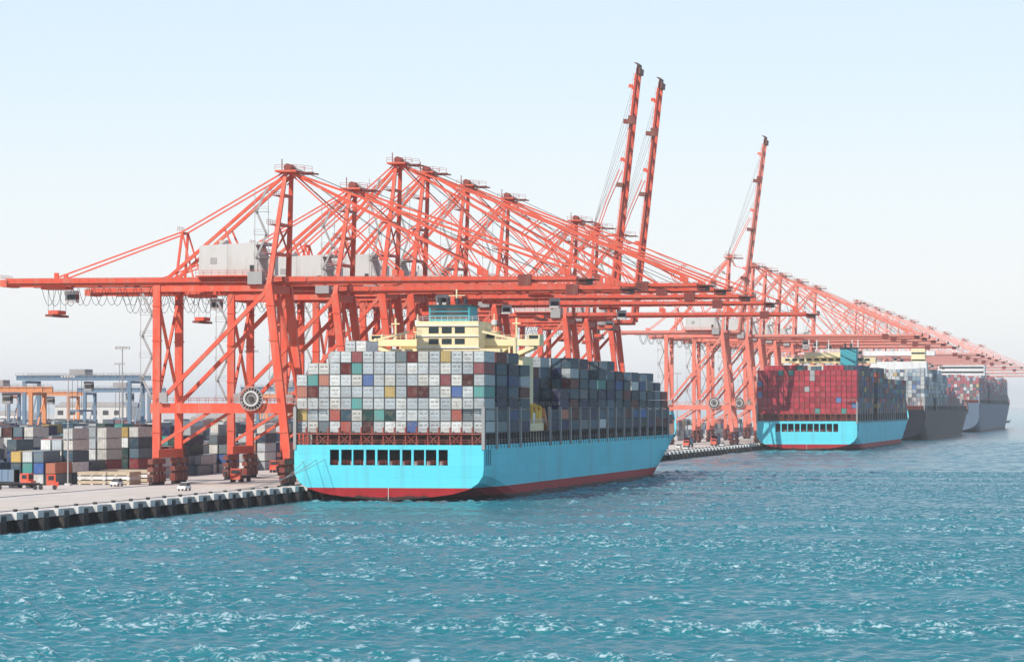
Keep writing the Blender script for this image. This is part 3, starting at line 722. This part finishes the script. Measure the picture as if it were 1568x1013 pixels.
# breakwater
mb=MB(); rr=random.Random(1)
for i in range(160):
    x=-90+i*7; y=6200+i*3; a=rr.uniform(3,7); mb.hexa([(x-6,y-8,-1),(x+7,y-8,-1),(x+7,y+8,-1),(x-6,y+8,-1),(x-3,y-3,a),(x+3,y-3,a*.8),(x+4,y+3,a),(x-3,y+3,a*.9)],0)
obj("breakwater",mb.mesh("breakwater",[M_LGREY]))

# ------------------------------------------------------------------ container yard
ry=random.Random(21)
def yard(x0,y0,nx,ny,hi,mat=M_CONT,fn=col_yard):
    it=[]
    for j in range(ny):
        base=ry.randint(max(1,hi-2),hi)
        for i in range(nx):
            for t in range(max(0,base-ry.choice([0,0,0,1,1,2,3]))):
                c,a=fn(ry); it.append((i*2.75,j*13.0+ry.uniform(-.2,.2),t*2.6,c,a))
    if it: obj("container_stack",container_mesh("container_stack",it,mat),(x0,y0,QZ+.01))
for bx in range(9):
    X=-262-bx*27
    for by in range(7):
        Y=735+by*92+(bx%2)*9
        if bx==0 and by==0: Y+=10
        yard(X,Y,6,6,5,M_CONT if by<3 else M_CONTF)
for bx in range(3): 
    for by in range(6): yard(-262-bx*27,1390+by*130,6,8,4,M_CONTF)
yard(-244,690,2,1,2); yard(-250,860,3,1,2); yard(-252,820,2,2,3); yard(-250,1000,3,3,3)
def gantry(mat,span=26.,h=25.,wd=12.):
    mb=MB()
    for sx in (0,span):
        for y in (0,wd):
            mb.beam((sx,y,1.6),(sx,y,h),.9,1.1,0)
            mb.box(sx-.6,sx+.6,y-2,y+2,.9,1.9,0)
            for q in (-1.2,1.2): mb.cyl((sx-.4,y+q,.75),(sx+.4,y+q,.75),.75,10,1)
        mb.beam((sx,0,3.2),(sx,wd,3.2),.9,1.0,0); mb.beam((sx,0,h-.4),(sx,wd,h-.4),.7,.8,0); mb.beam((sx,0,4),(sx,wd,h-1),.35,.35,0)
    for y in (1.5,wd-1.5):
        mb.beam((-3,y,h+.9),(span+3,y,h+.9),1.0,1.5,0); mb.rail([(-3,y-1,h+1.2),(span+3,y-1,h+1.2)],1.1,.1,2.5,2)
    mb.box(span*.4,span*.4+5,3,wd-3,h+1.9,h+3.6,2); mb.box(span*.4+5,span*.4+7.5,2,4.5,h-3.2,h-.2,2); mb.box(span*.4+5.3,span*.4+7.53,1.97,4.53,h-2.4,h-1.2,1)
    for a in (1,4):
        for b in (3,8): mb.beam((span*.4+a,b,h+1),(span*.4+a,b,h-9),.1,.1,1)
    mb.box(span*.4+1,span*.4+4,0,wd,h-9.6,h-9,0); mb.box(-1.6,-.7,2,6,3.5,6.5,2)
    return mb.mesh("yard_gantry_crane",[mat,M_DARK,M_LGREY])
gb=gantry(M_BLUE,34,26,14); go=gantry(M_ORANGE,24,22,12); gb2=gantry(M_BLUE,24,23,12)
for me,x,y in ((gb,-345,1010),(gb2,-300,1110),(go,-338,925),(go,-345,1330),(gb2,-377,1170),(gb2,-290,1260),(gb2,-440,1200),(go,-430,1240),(gb2,-330,1460),(go,-400,1500),(go,-300,1420)):
    obj("yard_gantry_crane",me,(x,y,QZ))
mb=MB(); mb.cyl((0,0,0),(0,0,36),.3,10,0,r2=.15); mb.box(-2.2,2.2,-.2,.2,35.7,36,0)
for x in (-2.0,-1.0,0,1.0,2.0): mb.box(x-.3,x+.3,-.6,.3,35.2,35.65,1)
mb.box(-.9,.9,-.9,.9,0,.8,1)
mm=mb.mesh("light_mast",[M_LGREY,M_GREY])
for x,y,s in ((-304,980,1),(-283,1050,1),(-243,742,.7),(-420,1350,1),(-262,1500,1),(-250,1800,1)):
    o=obj("light_mast",mm,(x,y,QZ)); o.scale=(s,s,s)
def shed(name,x,y,w_,d,h,mat,roof):
    mb=MB(); mb.box(0,w_,0,d,0,h,0)
    mb.hexa([(-.5,-.5,h),(w_+.5,-.5,h),(w_+.5,d+.5,h),(-.5,d+.5,h),(w_*.1,-.5,h+3),(w_*.9,-.5,h+3),(w_*.9,d+.5,h+3),(w_*.1,d+.5,h+3)],1)
    n=int(w_/8)
    for i in range(n): mb.box(2+i*8,6+i*8,-.12,-.003,0,min(5,h*.5),2); mb.box(2+i*8,6+i*8,-.12,-.003,h*.68,h*.85,2)
    obj(name,mb.mesh(name,[mat,roof,M_DARK]),(x,y,QZ))
for i in range(9): shed("port_warehouse",-1250+i*105+ry.uniform(-10,10),2150+ry.uniform(-100,300),ry.uniform(50,90),40,ry.uniform(9,20),ry.choice([M_WHITE,M_GREY,M_TAN]),M_LGREY)
mb=MB()
for i in range(3):
    mb.box(0,12.5,0,9,.2+i*1.0,.95+i*1.0,i%2)
    for k in range(5): mb.box(.3+k*2.9,.8+k*2.9,-.15,9.15,.0+i*1.0,.2+i*1.0,1)
mh=mb.mesh("hatch_cover_stack",[M_TAN,M_CONCW])
for x,y in ((-244,752),(-246,775)): obj("hatch_cover_stack",mh,(x,y,QZ))
def truck(load):
    mb=MB()
    mb.box(-1.2,1.2,0,2.0,1.0,3.3,0); mb.box(-1.05,1.05,-.04,-.003,2.1,3.0,1); mb.box(1.2,1.24,.4,1.6,2.1,3.0,1); mb.box(-1.24,-1.2,.4,1.6,2.1,3,1)
    mb.box(-1.2,1.2,-.6,0,.7,1.7,0); mb.box(-.5,.5,2,15.5,.95,1.3,2); mb.box(-1.2,1.2,3.4,15.5,1.3,1.5,2)
    for y in (.2,3.2,4.4,12,13.3,14.6):
        for x in (-1.2,.75): mb.cyl((x,y,.5),(x+.45,y,.5),.5,12,1)
    if load: mb.box(-1.2,1.2,3.5,15.4,1.5,4.1,3); [mb.box(-1.24,1.24,3.5+k*1.5,3.6+k*1.5,1.5,4.12,2) for k in range(8)]
    return mb.mesh("terminal_truck",[M_RED,M_DARK,M_DARK,M_BLUE if load else M_LGREY])
t1=truck(True); t2=truck(False)
for me,x,y,r in ((t2,-234,706,1.9),(t1,-243,716,1.4),(t1,-206,1330,0),(t2,-210,1420,0),(t1,-203,1490,0),(t2,-199,1380,0),(t1,-212,850,0),(t2,-236,900,0),(t1,-238,1010,0),(t1,-200,1210,0),(t2,-204,1250,0),(t1,-199,1555,0),(t1,-205,1600,0),(t2,-214,780,.1)):
    obj("terminal_truck",me,(x,y,QZ),rot=r)
mb=MB()
mb.box(-.9,.9,0,4.6,.45,1.05,0); mb.hexa([(-.85,1.2,1.05),(.85,1.2,1.05),(.85,4.2,1.05),(-.85,4.2,1.05),(-.7,1.8,1.75),(.7,1.8,1.75),(.7,3.9,1.75),(-.7,3.9,1.75)],1)
mb.box(-.7,.7,1.8,3.9,1.75,1.8,0)
for y in (.9,3.7):
    for x in (-.92,.7): mb.cyl((x,y,.35),(x+.22,y,.35),.35,12,1)
mc=mb.mesh("car",[M_WHITE,M_DARK])
for x,y in ((-191,1290),(-191,1305),(-191,1400),(-201,1450),(-191,1520),(-230,735),(-204,700),(-191,1190),(-191,1225),(-191,1340)): obj("car",mc,(x,y,QZ))
